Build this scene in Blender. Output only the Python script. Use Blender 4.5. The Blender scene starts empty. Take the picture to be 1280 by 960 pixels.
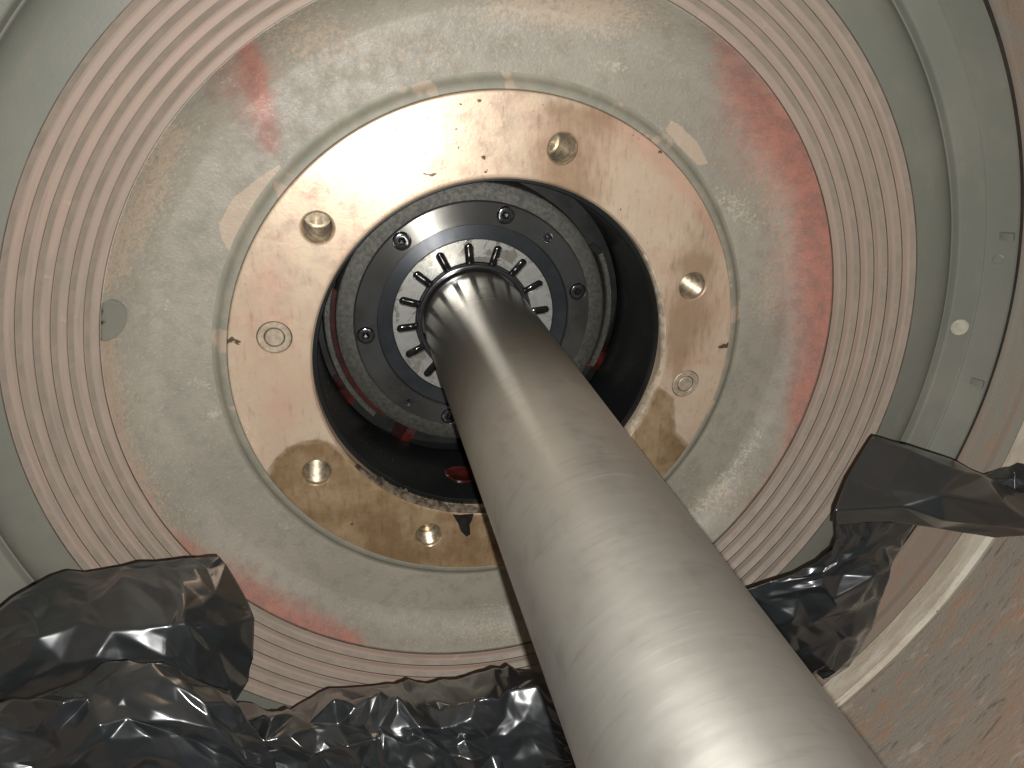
import bpy, bmesh, math, random
import numpy as np
from mathutils import Matrix, Vector

# ------------------------------------------------------------------ camera, world, light, exposure
scene = bpy.context.scene
F_PX, YAW, PITCH = 932.26, 0.23173, 0.44544
CAM = np.array([-0.11234, -0.52509, 0.23738])
_cy, _sy, _cp, _sp = math.cos(YAW), math.sin(YAW), math.cos(PITCH), math.sin(PITCH)
FWD = np.array([_sy * _cp, _cy * _cp, -_sp]); RIGHT = np.array([_cy, -_sy, 0.0]); UP = np.cross(RIGHT, FWD)
cd = bpy.data.cameras.new('camera'); cam = bpy.data.objects.new('camera', cd)
scene.collection.objects.link(cam); scene.camera = cam
cd.sensor_width = 36.0; cd.lens = F_PX / 1280 * 36.0; cd.clip_start = 0.01; cd.clip_end = 50
cam.matrix_world = Matrix(((RIGHT[0], UP[0], -FWD[0], CAM[0]), (RIGHT[1], UP[1], -FWD[1], CAM[1]),
                           (RIGHT[2], UP[2], -FWD[2], CAM[2]), (0, 0, 0, 1)))

world = bpy.data.worlds.new('World'); scene.world = world; world.use_nodes = True
bg = world.node_tree.nodes['Background']
bg.inputs['Color'].default_value = (0.95, 0.98, 1.0, 1); bg.inputs['Strength'].default_value = 0.05

ld = bpy.data.lights.new('flash_lamp', 'SPOT'); ld.energy = 19.0; ld.spot_size = math.radians(148); ld.spot_blend = 1.0; ld.color = (1.0, 0.99, 0.965); ld.shadow_soft_size = 0.0022
lo = bpy.data.objects.new('flash_lamp', ld); scene.collection.objects.link(lo)
lo.location = (-.0975, -.530, .2160)
lo.rotation_euler = (Vector((.05, .0, -.05)) - lo.location).to_track_quat('-Z', 'Y').to_euler()

vs = scene.view_settings
vs.view_transform = 'Standard'; vs.look = 'None'; vs.gamma = 1.0; vs.exposure = 0.0; vs.use_curve_mapping = False

scene.cycles.max_bounces = 6; scene.cycles.diffuse_bounces = 3; scene.cycles.glossy_bounces = 3
C = scene.collection
rng = np.random.default_rng(7)

# ------------------------------------------------------------------ helpers
def at(px, py, y):                        # picture point (1280x960) -> point on the plane at depth y
    d = (px - 640) / F_PX * RIGHT - (py - 480) / F_PX * UP + FWD
    return CAM + d * ((y - CAM[1]) / d[1])

def pix(X):                               # points -> picture points, to lay stains where they are on the real part
    d = np.asarray(X) - CAM; z = d @ FWD
    return np.stack([640 + F_PX * (d @ RIGHT) / z, 480 - F_PX * (d @ UP) / z], -1)

def mesh_obj(name, V, Fc, m=None, parent=None, smooth=True, attrs=None, sharp=None):
    me = bpy.data.meshes.new(name)
    me.from_pydata([tuple(map(float, v)) for v in V], [], [tuple(f) for f in Fc])
    bm = bmesh.new(); bm.from_mesh(me); bmesh.ops.recalc_face_normals(bm, faces=bm.faces); bm.to_mesh(me); bm.free()
    if attrs:
        for k, a in attrs.items():
            at_ = me.attributes.new(k, 'FLOAT', 'POINT'); at_.data.foreach_set('value', np.asarray(a, np.float32))
    me.shade_smooth() if smooth else me.shade_flat()
    if smooth and sharp is not None: me.set_sharp_from_angle(angle=math.radians(sharp))
    o = bpy.data.objects.new(name, me); C.objects.link(o)
    if m: me.materials.append(m)
    if parent: o.parent = parent
    return o

def thing(name, label, cat, group=None):
    o = bpy.data.objects.new(name, None); C.objects.link(o); o.empty_display_size = 0.02
    o['label'] = label; o['category'] = cat
    if group: o['group'] = group
    return o

def arc(p0, p1, n=6, bulge=None):
    # quarter fillet from p0 to p1 with the corner at `bulge`
    p0, p1, b = map(np.array, (p0, p1, bulge)); t = np.linspace(0, 1, n)[:, None]
    return [tuple(q) for q in (1 - t) ** 2 * p0 + 2 * t * (1 - t) * b + t * t * p1]

def lathe_data(prof, n=256, closed=False, a0=0.0, a1=2 * math.pi):
    prof = np.array(prof, float); full = abs(a1 - a0 - 2 * math.pi) < 1e-6
    A = np.linspace(a0, a1, n, endpoint=not full)
    k = len(prof)
    V = np.stack([prof[None, :, 0] * np.cos(A)[:, None], np.broadcast_to(prof[None, :, 1], (n, k)),
                  prof[None, :, 0] * np.sin(A)[:, None]], -1).reshape(-1, 3)
    Fc = []
    for i in range(n if full else n - 1):
        j = (i + 1) % n
        for s in range(k if closed else k - 1):
            t = (s + 1) % k
            Fc.append((i * k + s, i * k + t, j * k + t, j * k + s))
    if not full and closed:
        Fc.append(tuple(range(k))); Fc.append(tuple((n - 1) * k + s for s in range(k))[::-1])
    return V, Fc

def lathe(name, prof, m, parent=None, n=256, closed=False, a0=0.0, a1=2 * math.pi, sharp=32, attrs=None):
    V, Fc = lathe_data(prof, n, closed, a0, a1)
    return mesh_obj(name, V, Fc, m, parent, True, attrs(V) if attrs else None, sharp)

def densify(prof, step):
    out = []
    for (a, b) in zip(prof[:-1], prof[1:]):
        k = max(1, int(math.ceil(math.hypot(b[0] - a[0], b[1] - a[1]) / step)))
        out += [(a[0] + (b[0] - a[0]) * i / k, a[1] + (b[1] - a[1]) * i / k) for i in range(k)]
    return out + [prof[-1]]

def annulus_with_holes(radii, y, nth, holes):
    """flat polar sheet at depth y; holes = (r, theta, hole radius, half block in r). Returns V, F, list of hole loops."""
    nr = len(radii); A = np.arange(nth) * 2 * math.pi / nth
    V = [(r * math.cos(a), y, r * math.sin(a)) for a in A for r in radii]
    idx = lambda i, j: (i % nth) * nr + j
    skip = set(); Fc = []; loops = []
    for (hr, ht, rad, half) in holes:
        i0 = int(round((ht - half / hr) / (2 * math.pi / nth))); i1 = int(round((ht + half / hr) / (2 * math.pi / nth)))
        j0 = int(np.argmin(np.abs(np.array(radii) - (hr - half)))); j1 = int(np.argmin(np.abs(np.array(radii) - (hr + half))))
        for i in range(i0, i1):
            for j in range(j0, j1): skip.add((i % nth, j))
        loop = [idx(i, j0) for i in range(i0, i1)] + [idx(i1, j) for j in range(j0, j1)] + \
               [idx(i, j1) for i in range(i1, i0, -1)] + [idx(i0, j) for j in range(j1, j0, -1)]
        c = np.array([hr * math.cos(ht), y, hr * math.sin(ht)])
        prev = loop
        for s in (0.6, 0.25, 0.0):
            cur = []
            for v in loop:
                q = np.array(V[v]) - c; ql = np.linalg.norm(q); e = q / ql
                V.append(tuple(c + e * (rad + (ql - rad) * s))); cur.append(len(V) - 1)
            for a in range(len(loop)):
                b = (a + 1) % len(loop); Fc.append((prev[a], prev[b], cur[b], cur[a]))
            prev = cur
        loops.append(prev)
    for i in range(nth):
        for j in range(nr - 1):
            if (i, j) not in skip: Fc.append((idx(i, j), idx(i, j + 1), idx(i + 1, j + 1), idx(i + 1, j)))
    # remove orphans
    used = sorted({v for f in Fc for v in f}); mp = {v: k for k, v in enumerate(used)}
    return [V[v] for v in used], [tuple(mp[v] for v in f) for f in Fc], [[mp[v] for v in l] for l in loops], mp

def add_strip(V, Fc, loop, fn):
    """extrude a closed loop: fn(co)->new co"""
    new = []
    for v in loop: V.append(tuple(fn(np.array(V[v])))); new.append(len(V) - 1)
    for a in range(len(loop)):
        b = (a + 1) % len(loop); Fc.append((loop[a], loop[b], new[b], new[a]))
    return new

def smooth01(x): x = np.clip(x, 0, 1); return x * x * (3 - 2 * x)
def blob(P, cx, cy, rx, ry, deg=0.0):
    a = math.radians(deg); dx, dy = P[:, 0] - cx, P[:, 1] - cy
    u = (dx * math.cos(a) + dy * math.sin(a)) / rx; v = (-dx * math.sin(a) + dy * math.cos(a)) / ry
    return np.exp(-(u * u + v * v))
def seg_dist(P, pts, widths=None):
    best = np.full(len(P), 1e9)
    for i in range(len(pts) - 1):
        a, b = np.array(pts[i], float), np.array(pts[i + 1], float); ab = b - a
        t = np.clip(((P - a) @ ab) / (ab @ ab), 0, 1); d = np.linalg.norm(P - (a + t[:, None] * ab), axis=1)
        if widths is not None: d = d / (widths[i] * (1 - t) + widths[i + 1] * t)
        best = np.minimum(best, d)
    return best
def stroke(P, pts, widths): return np.exp(-seg_dist(P, pts, widths) ** 2)
def poly(P, pts, soft):
    pts = [np.array(p, float) for p in pts]; ins = np.zeros(len(P), bool)
    for a, b in zip(pts, pts[1:] + pts[:1]):
        c = (a[1] > P[:, 1]) != (b[1] > P[:, 1])
        with np.errstate(divide='ignore', invalid='ignore'):
            x = (b[0] - a[0]) * (P[:, 1] - a[1]) / (b[1] - a[1]) + a[0]
        ins ^= c & (P[:, 0] < x)
    d = seg_dist(P, pts + pts[:1]); return smooth01(0.5 + np.where(ins, d, -d) / (2 * soft))

# ------------------------------------------------------------------ material kit
def srgb(r, g, b):
    f = lambda c: (c / 255 / 12.92) if c / 255 <= 0.04045 else ((c / 255 + 0.055) / 1.055) ** 2.4
    return (f(r), f(g), f(b), 1.0)

class Mat:
    def __init__(s, name):
        s.m = bpy.data.materials.new(name); s.m.use_nodes = True; s.nt = s.m.node_tree
        s.b = s.nt.nodes['Principled BSDF']; s.N = s.nt.nodes; s.L = s.nt.links
        s.co = s.N.new('ShaderNodeTexCoord').outputs['Object']; s._cyl = None
    def put(s, sock, v):
        if hasattr(v, 'is_linked') or isinstance(v, bpy.types.NodeSocket): s.L.new(v, sock)
        else: sock.default_value = v
    def cyl(s):                            # (angle * 0.3, radius, depth); the seam lies behind the shaft
        if s._cyl: return s._cyl
        vr = s.N.new('ShaderNodeVectorRotate'); vr.rotation_type = 'Y_AXIS'; vr.inputs['Angle'].default_value = math.radians(-118)
        s.L.new(s.co, vr.inputs['Vector'])
        sp = s.N.new('ShaderNodeSeparateXYZ'); s.L.new(vr.outputs[0], sp.inputs[0])
        a = s.math('ARCTAN2', sp.outputs[2], sp.outputs[0]); a = s.math('MULTIPLY', a, 0.3)
        r = s.math('SQRT', s.math('ADD', s.math('MULTIPLY', sp.outputs[0], sp.outputs[0]), s.math('MULTIPLY', sp.outputs[2], sp.outputs[2])))
        cb = s.N.new('ShaderNodeCombineXYZ'); s.L.new(a, cb.inputs[0]); s.L.new(r, cb.inputs[1]); s.L.new(sp.outputs[1], cb.inputs[2])
        s._cyl = cb.outputs[0]; return s._cyl
    def scale(s, vec, xyz):
        n = s.N.new('ShaderNodeVectorMath'); n.operation = 'MULTIPLY'; s.L.new(vec, n.inputs[0]); n.inputs[1].default_value = xyz; return n.outputs[0]
    def math(s, op, a, b=0.0, clamp=False):
        n = s.N.new('ShaderNodeMath'); n.operation = op; n.use_clamp = clamp; s.put(n.inputs[0], a); s.put(n.inputs[1], b); return n.outputs[0]
    def noise(s, scale, detail=4.0, rough=0.55, vec=None, dist=0.0):
        n = s.N.new('ShaderNodeTexNoise'); n.inputs['Scale'].default_value = scale; n.inputs['Detail'].default_value = detail
        n.inputs['Roughness'].default_value = rough; n.inputs['Distortion'].default_value = dist
        s.L.new(vec if vec is not None else s.co, n.inputs['Vector']); return n.outputs['Fac']
    def voro(s, scale, vec=None, feat='F1', out='Distance', rnd=1.0):
        n = s.N.new('ShaderNodeTexVoronoi'); n.feature = feat; n.inputs['Scale'].default_value = scale; n.inputs['Randomness'].default_value = rnd
        s.L.new(vec if vec is not None else s.co, n.inputs['Vector']); return n.outputs[out]
    def step(s, v, lo, hi, a=0.0, b=1.0):
        n = s.N.new('ShaderNodeMapRange'); n.interpolation_type = 'SMOOTHSTEP'; s.put(n.inputs['Value'], v)
        n.inputs['From Min'].default_value = lo; n.inputs['From Max'].default_value = hi
        n.inputs['To Min'].default_value = a; n.inputs['To Max'].default_value = b; return n.outputs[0]
    def mix(s, f, a, b, mode='MIX'):
        n = s.N.new('ShaderNodeMix'); n.data_type = 'RGBA'; n.blend_type = mode; n.clamp_factor = True
        s.put(n.inputs[0], f); s.put(n.inputs[6], a); s.put(n.inputs[7], b); return n.outputs[2]
    def attr(s, name):
        n = s.N.new('ShaderNodeAttribute'); n.attribute_name = name; return n.outputs['Fac']
    def bump(s, h, strength, dist=0.001, normal=None):
        n = s.N.new('ShaderNodeBump'); n.inputs['Strength'].default_value = strength; n.inputs['Distance'].default_value = dist
        s.L.new(h, n.inputs['Height'])
        if normal is not None: s.L.new(normal, n.inputs['Normal'])
        s.L.new(n.outputs[0], s.b.inputs['Normal']); return n.outputs[0]
    def aniso(s, amount, rot=0.0):
        t = s.N.new('ShaderNodeTangent'); t.direction_type = 'RADIAL'; t.axis = 'Y'; s.L.new(t.outputs[0], s.b.inputs['Tangent'])
        s.b.inputs['Anisotropic'].default_value = amount; s.b.inputs['Anisotropic Rotation'].default_value = rot
    def set(s, **kw):
        for k, v in kw.items():
            s.put(s.b.inputs[{'col': 'Base Color', 'metal': 'Metallic', 'rough': 'Roughness', 'spec': 'Specular IOR Level',
                              'coat': 'Coat Weight', 'coatr': 'Coat Roughness'}[k]], v)
        return s.m

def simple(name, a, b, metal, rough, sc=80, bump=.15, spec=.5, an=0.0, coat=0.0):
    M = Mat(name); n = M.noise(sc, 5, .62)
    if bump: M.bump(M.noise(sc * 4, 4, .65), bump, .0006)
    if an: M.aniso(an, .25)
    return M.set(col=M.mix(M.step(n, .35, .66), a, b), metal=metal, rough=M.step(n, .3, .7, rough - .05, rough + .06), spec=spec, coat=coat, coatr=.08)
# grey worn paint of the end plate
def mat_plate():
    M = Mat('worn_grey_paint'); red, tan, scuff, tint = M.attr('red'), M.attr('tan'), M.attr('scuff'), M.attr('bare')
    big = M.noise(9, 3, .6); fine = M.noise(480, 2, .7); mid = M.noise(75, 4, .68); g = M.noise(230, 3, .7)
    base = M.mix(M.step(big, .35, .65), srgb(126, 121, 109), srgb(136, 130, 118))
    base = M.mix(M.step(mid, .40, .72, 0, .5), base, srgb(104, 102, 92))
    gr = M.math('ADD', M.math('MULTIPLY', M.math('SUBTRACT', fine, .5), 1.5), M.math('MULTIPLY', M.math('SUBTRACT', g, .5), 1.6))
    tm = M.step(M.math('ADD', tan, M.math('ADD', gr, M.math('MULTIPLY', M.math('SUBTRACT', mid, .5), .8))), .15, .95)
    base = M.mix(M.math('MULTIPLY', tm, .75), base, srgb(162, 144, 124))
    rm = M.step(M.math('ADD', red, M.math('ADD', M.math('MULTIPLY', gr, .6), M.math('MULTIPLY', M.math('SUBTRACT', mid, .5), .9))), .10, 1.25)
    rc = M.mix(M.step(mid, .35, .65), srgb(158, 98, 84), srgb(132, 88, 78))
    base = M.mix(M.math('MULTIPLY', rm, .8), base, rc)
    sm = M.step(M.math('ADD', scuff, M.math('MULTIPLY', gr, .9)), .5, .95)
    base = M.mix(M.math('MULTIPLY', sm, .6), base, srgb(166, 158, 142))
    base = M.mix(M.step(M.math('ADD', tint, M.math('MULTIPLY', M.math('SUBTRACT', g, .5), .9)), .4, .62, 0, .85), base, srgb(158, 140, 121))
    dots = M.step(M.math('ADD', M.voro(330), M.math('MULTIPLY', M.noise(26, 2), .30)), .24, .18)
    base = M.mix(M.math('MULTIPLY', dots, .55), base, srgb(196, 190, 176))
    base = M.mix(M.step(fine, .5, .8, 0, .16), base, srgb(170, 164, 150))
    M.bump(M.math('ADD', M.math('ADD', fine, g), M.math('MULTIPLY', mid, .8)), .3, .0010)
    return M.set(col=base, rough=M.step(mid, .3, .7, .45, .65), spec=.45)
M_PLATE = mat_plate()

def mat_collar():
    M = Mat('collar_paint'); n = M.noise(60, 5, .65); e = M.noise(22, 3, .6, M.cyl())
    base = M.mix(M.step(n, .35, .7), srgb(114, 112, 100), srgb(128, 122, 108))
    base = M.mix(M.step(e, .62, .66, 0, .8), base, srgb(150, 134, 116))
    M.bump(M.noise(300, 4, .7), .35, .0006)
    return M.set(col=base, rough=.55, spec=.4)
M_COLLAR = mat_collar()

def mat_rib():
    M = Mat('rib_dusty_steel'); c = M.cyl()
    n1 = M.noise(14, 3, .6, M.scale(c, (1, 5, 5))); n2 = M.noise(110, 3, .6, M.scale(c, (.10, 3, 3))); n3 = M.noise(600, 2, .6)
    base = M.mix(M.step(n1, .38, .66), srgb(140, 124, 112), srgb(128, 117, 105))
    base = M.mix(M.step(M.noise(6, 3, .6), .42, .66, 0, .6), base, srgb(142, 121, 108))
    base = M.mix(M.step(n2, .5, .75, 0, .35), base, srgb(100, 92, 82))
    base = M.mix(M.step(M.noise(60, 3, .6), .68, .74, 0, .35), base, srgb(166, 152, 138))
    M.bump(M.math('ADD', n3, n2), .3, .0005)
    return M.set(col=base, rough=.6, spec=.35)
M_RIB = mat_rib()
M_RIBSTEP = simple('rib_step_darker_tone', srgb(130, 117, 105), srgb(117, 108, 96), 0, .55, 70, .2, .4)

def mat_outer():
    M = Mat('dark_grey_green_paint'); big = M.noise(11, 4, .6); mid = M.noise(90, 4, .6, M.scale(M.cyl(), (.4, 1, 1)))
    base = M.mix(M.step(big, .35, .7), srgb(102, 103, 94), srgb(112, 110, 101))
    base = M.mix(M.step(mid, .5, .75, 0, .35), base, srgb(120, 115, 102))
    base = M.mix(M.step(M.noise(28, 5, .7), .66, .72, 0, .4), base, srgb(132, 127, 112))
    M.bump(M.noise(500, 3, .6), .25, .0004)
    return M.set(col=base, rough=.5, spec=.42)
M_OUTER = mat_outer()

def mat_bronze():
    M = Mat('oxidised_bronze'); wet, brown, pink, spot = M.attr('wet'), M.attr('brown'), M.attr('pink'), M.attr('spot')
    big = M.noise(16, 5, .62); mid = M.noise(75, 5, .65); c = M.cyl(); turn = M.noise(420, 3, .6, M.scale(c, (.05, 1, 1)))
    stria = M.noise(170, 4, .62, M.scale(M.co, (1.6, 1, .4)))
    base = M.mix(M.step(big, .36, .64), srgb(207, 187, 164), srgb(200, 172, 150))
    base = M.mix(M.step(mid, .42, .66, 0, .75), base, srgb(188, 170, 144))
    base = M.mix(M.step(M.noise(34, 5, .7), .52, .66, 0, .6), base, srgb(198, 162, 140))
    base = M.mix(M.step(stria, .52, .76, 0, .5), base, srgb(160, 132, 100))
    base = M.mix(M.step(M.math('ADD', pink, M.math('MULTIPLY', M.math('SUBTRACT', mid, .5), .9)), .3, .8, 0, .8), base, srgb(198, 160, 140))
    base = M.mix(M.step(M.math('ADD', brown, M.math('MULTIPLY', M.math('SUBTRACT', stria, .5), .7)), .25, .95, 0, .75), base, srgb(148, 120, 94))
    base = M.mix(M.step(M.noise(190, 4, .7), .60, .78, 0, .55), base, srgb(140, 114, 86))
    wm = M.step(M.math('ADD', wet, M.math('MULTIPLY', M.math('SUBTRACT', mid, .5), 1.1)), .26, .72)
    wcol = M.mix(M.step(M.noise(26, 5, .65), .36, .66), srgb(138, 112, 82), srgb(172, 148, 116))
    wcol = M.mix(M.step(stria, .5, .7, 0, .5), wcol, srgb(116, 94, 68))
    base = M.mix(wm, base, wcol)
    rim = M.math('MULTIPLY', M.step(wet, .30, .45), M.step(wet, .62, .48))
    base = M.mix(M.math('MULTIPLY', rim, .3), base, srgb(112, 78, 52))
    sp = M.step(M.math('ADD', M.voro(120), M.math('MULTIPLY', M.noise(20, 2), .35)), .25, .2)
    base = M.mix(M.math('MULTIPLY', sp, .55), base, srgb(110, 74, 54))
    base = M.mix(M.step(M.math('ADD', spot, M.math('MULTIPLY', M.math('SUBTRACT', M.noise(260, 3, .6), .5), 1.2)), .45, .6, 0, .9), base, srgb(70, 52, 42))
    M.bump(M.math('ADD', M.math('MULTIPLY', turn, .6), M.noise(240, 4, .65)), .22, .0005)
    r = M.math('SUBTRACT', M.step(mid, .32, .68, .28, .46), M.math('MULTIPLY', wm, .10))
    M.aniso(.3, .25)
    return M.set(col=base, metal=.45, rough=r, spec=.5)
M_BRONZE = mat_bronze()

def mat_thread():
    M = Mat('thread_bare_steel'); n = M.noise(200, 3, .6)
    return M.set(col=M.mix(M.step(n, .35, .65), srgb(180, 168, 148), srgb(142, 126, 102)), metal=.8, rough=.32)
M_THREAD = mat_thread()
def mat_plug():
    M = Mat('plug_grey'); n = M.noise(180, 4, .65)
    M.bump(n, .25, .0005)
    return M.set(col=M.mix(M.step(n, .35, .65), srgb(168, 154, 134), srgb(140, 126, 108)), metal=.35, rough=.5)
M_PLUG = mat_plug()

def mat_shaft():
    M = Mat('ground_steel_shaft'); c = M.cyl()
    ring = M.noise(300, 3, .65, M.scale(c, (.02, 0, 1))); ring2 = M.noise(40, 3, .6, M.scale(c, (.2, 0, 1)), .2)
    arcs = M.noise(170, 2, .5, M.scale(c, (.035, 0, 1)), .15); big = M.noise(7, 3, .5)
    base = M.mix(M.step(big, .3, .7), srgb(166, 164, 157), srgb(152, 149, 141))
    base = M.mix(M.step(ring2, .50, .78, 0, .28), base, srgb(98, 92, 82))
    base = M.mix(M.step(M.noise(26, 4, .7), .64, .84, 0, .22), base, srgb(108, 88, 70))
    sy = M.N.new('ShaderNodeSeparateXYZ'); M.L.new(M.co, sy.inputs[0])
    yj = M.math('ADD', sy.outputs[1], M.math('MULTIPLY', M.math('SUBTRACT', M.noise(30, 3, .6), .5), .03))
    stain_shade = M.math('MULTIPLY', M.step(yj, .075, .03), M.step(yj, -.16, -.05))  # brownish stain near the hub, with the falloff of light painted in too
    base = M.mix(M.math('MULTIPLY', stain_shade, .7), base, srgb(100, 92, 80))
    scr = M.step(M.noise(420, 3, .7, M.scale(c, (.010, 0, 1)), .15), .56, .74)
    base = M.mix(M.math('MULTIPLY', scr, M.step(M.noise(14, 3, .6), .40, .64, 0, .34)), base, srgb(192, 189, 180))
    base = M.mix(M.math('MULTIPLY', M.step(M.noise(330, 3, .7, M.scale(c, (.010, 0, 1)), .15), .54, .76), .3), base, srgb(110, 104, 94))
    r = M.math('ADD', M.math('ADD', M.step(arcs, .35, .65, -.012, .012), M.step(big, .3, .7, -.01, .02)), M.step(sy.outputs[1], .07, -.08, .22, .42))
    M.bump(M.math('ADD', ring, M.math('MULTIPLY', arcs, .6)), .10, .0003)
    M.aniso(.45, .25)
    return M.set(col=base, metal=.9, rough=r)
M_SHAFT = mat_shaft()

M_RETAIN = simple('oiled_dark_steel', srgb(176, 175, 170), srgb(140, 138, 133), .94, .23, 18, .02, .5, .8)
M_CARRIER = simple('blued_steel_ring', srgb(104, 106, 110), srgb(86, 89, 94), .85, .34, 50, .04, .5, .7)
def mat_pad():
    M = Mat('bearing_pad_whitemetal'); n = M.noise(140, 4, .6); o = M.step(M.noise(42, 4, .65, None, .6), .55, .64)
    base = M.mix(M.step(n, .35, .66), srgb(206, 205, 199), srgb(178, 176, 168)); base = M.mix(M.math('MULTIPLY', o, .4), base, srgb(130, 116, 92))
    M.bump(M.noise(500, 3, .65), .1, .0006)
    return M.set(col=base, metal=.7, rough=M.math('SUBTRACT', M.step(n, .3, .7, .26, .36), M.math('MULTIPLY', o, .12)))
M_PAD = mat_pad()
M_OIL = simple('black_oil_groove', srgb(18, 18, 18), srgb(26, 25, 24), .0, .06, 60, 0, .7, 0, .6)
M_SEAL = simple('oily_black_seal', srgb(34, 34, 33), srgb(24, 24, 24), .3, .16, 60, .04, .6, 0, .4)
M_SCREW = simple('black_oxide_screw', srgb(150, 150, 152), srgb(116, 116, 118), .95, .16, 200, .03)
M_SOCKET = simple('socket_recess', srgb(30, 30, 31), srgb(44, 44, 45), .8, .25, 200, .03)
M_CAST = simple('rough_cast_grey', srgb(84, 82, 75), srgb(62, 61, 56), .4, .38, 300, .9)
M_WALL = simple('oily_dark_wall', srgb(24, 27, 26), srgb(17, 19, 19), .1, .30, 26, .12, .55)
M_RED = simple('oily_red_primer', srgb(74, 26, 20), srgb(34, 15, 13), .0, .3, 60, .3, .5, 0, .3)
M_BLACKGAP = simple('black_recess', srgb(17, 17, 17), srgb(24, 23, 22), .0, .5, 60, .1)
M_GASKET = simple('gasket_residue', srgb(176, 160, 140), srgb(136, 126, 110), .0, .6, 120, .5)
M_JOINT = simple('dark_joint_fill', srgb(46, 40, 35), srgb(30, 27, 24), .0, .6, 90, .3)
M_RIBJOINT = simple('brown_joint_fill', srgb(92, 80, 70), srgb(70, 61, 54), .0, .6, 90, .3)
M_GRIME = simple('black_brown_grime', srgb(112, 100, 84), srgb(48, 42, 36), .0, .5, 150, .6)
M_DRIP = simple('black_sealant_drip', srgb(20, 19, 18), srgb(30, 27, 24), .0, .35, 80, .3)

def mat_rust():
    M = Mat('rusty_casing_steel'); c = M.cyl()
    s1 = M.noise(40, 5, .7, M.scale(c, (.2, 1, 1.3)), .5); s2 = M.noise(190, 5, .74, M.scale(c, (.22, 1, 1)), .5); big = M.noise(8, 4, .6, M.scale(c, (.6, 1, 1.6)))
    grain = M.noise(500, 4, .7)
    base = M.mix(M.step(s1, .36, .62), srgb(134, 121, 108), srgb(142, 119, 98))
    base = M.mix(M.step(big, .48, .62, 0, .8), base, srgb(128, 122, 112))
    base = M.mix(M.step(M.math('ADD', s2, M.math('MULTIPLY', M.math('SUBTRACT', s1, .5), .5)), .52, .68, 0, .6), base, srgb(154, 107, 76))
    base = M.mix(M.step(s2, .45, .32, 0, .65), base, srgb(84, 71, 63))
    base = M.mix(M.step(M.noise(90, 6, .75, M.scale(c, (.35, 1, 1)), .3), .55, .70, 0, .6), base, srgb(174, 160, 144))
    M.bump(M.math('ADD', M.math('MULTIPLY', s2, 1.0), M.math('MULTIPLY', grain, .6)), .7, .0012)
    return M.set(col=base, rough=M.step(s1, .3, .7, .5, .7), spec=.4, metal=.1)
M_RUST = mat_rust()
def mat_lip():
    M = Mat('casing_lip_rust_and_primer'); c = M.cyl()
    s1 = M.noise(18, 6, .68, M.scale(c, (.4, 1, 1)), .4); s2 = M.noise(90, 5, .65, M.scale(c, (.25, 1, 1)))
    base = M.mix(M.step(s1, .42, .58), srgb(124, 120, 110), srgb(130, 115, 102))
    base = M.mix(M.step(s2, .56, .72, 0, .55), base, srgb(148, 108, 84))
    base = M.mix(M.step(s2, .42, .3, 0, .5), base, srgb(104, 88, 76))
    M.bump(M.math('ADD', s2, M.noise(500, 4, .7)), .5, .0008)
    return M.set(col=base, rough=.55, spec=.4)
M_LIP = mat_lip()
def mat_band():
    M = Mat('machined_flange_band'); c = M.cyl()
    s1 = M.noise(60, 6, .7, M.scale(c, (.3, 1, 1))); s2 = M.noise(200, 5, .7, M.scale(c, (.12, 1, 1)))
    base = M.mix(M.step(s1, .4, .62), srgb(188, 180, 164), srgb(166, 154, 136))
    base = M.mix(M.step(s2, .58, .72, 0, .7), base, srgb(112, 98, 80))
    base = M.mix(M.step(M.noise(40, 6, .75), .64, .70, 0, .8), base, srgb(88, 74, 60))
    M.bump(M.math('ADD', s1, s2), .5, .001)
    return M.set(col=base, rough=.5, metal=.2)
M_BAND = mat_band()

def mat_film():
    M = Mat('black_polythene_film'); n = M.noise(40, 3, .6)
    d = M.step(M.noise(30, 5, .75, None, .4), .58, .78, 0, .3)
    base = M.mix(d, (.0125, .0145, .0155, 1), (.040, .038, .036, 1))
    M.bump(M.noise(110, 2, .5), .05, .0010)
    return M.set(col=base, rough=M.step(n, .3, .7, .30, .40), spec=.7, coat=.65, coatr=.14)
M_FILM = mat_film()

# ------------------------------------------------------------------ rusty casing round everything
casing = thing('casing', 'rusty steel casing barrel curving round the right and bottom of the grey rings', 'casing')
lathe('casing_lip', densify([(.3905, -.050), (.3905, -.0865), (.3912, -.0885), (.3935, -.1060), (.3985, -.1072), (.3995, -.1160), (.3975, -.1175), (.43, -.1175), (.43, -.050)], .004), M_LIP, casing, 360, True)
lathe('flange_band', [(.3945, -.1185), (.3935, -.1195), (.3955, -.136), (.3985, -.1395), (.43, -.1395), (.43, -.1185)], M_BAND, casing, 360, True)
def barrel_prof():
    p = [(.4015, -.1402)] + [(.4015 + .0035 * (t ** .7), -.1402 - .2 * t) for t in np.linspace(.04, 1, 40)] + [(.43, -.3402), (.43, -.1402)]
    return p
lathe('barrel_wall', barrel_prof(), M_RUST, casing, 360, True)

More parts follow.
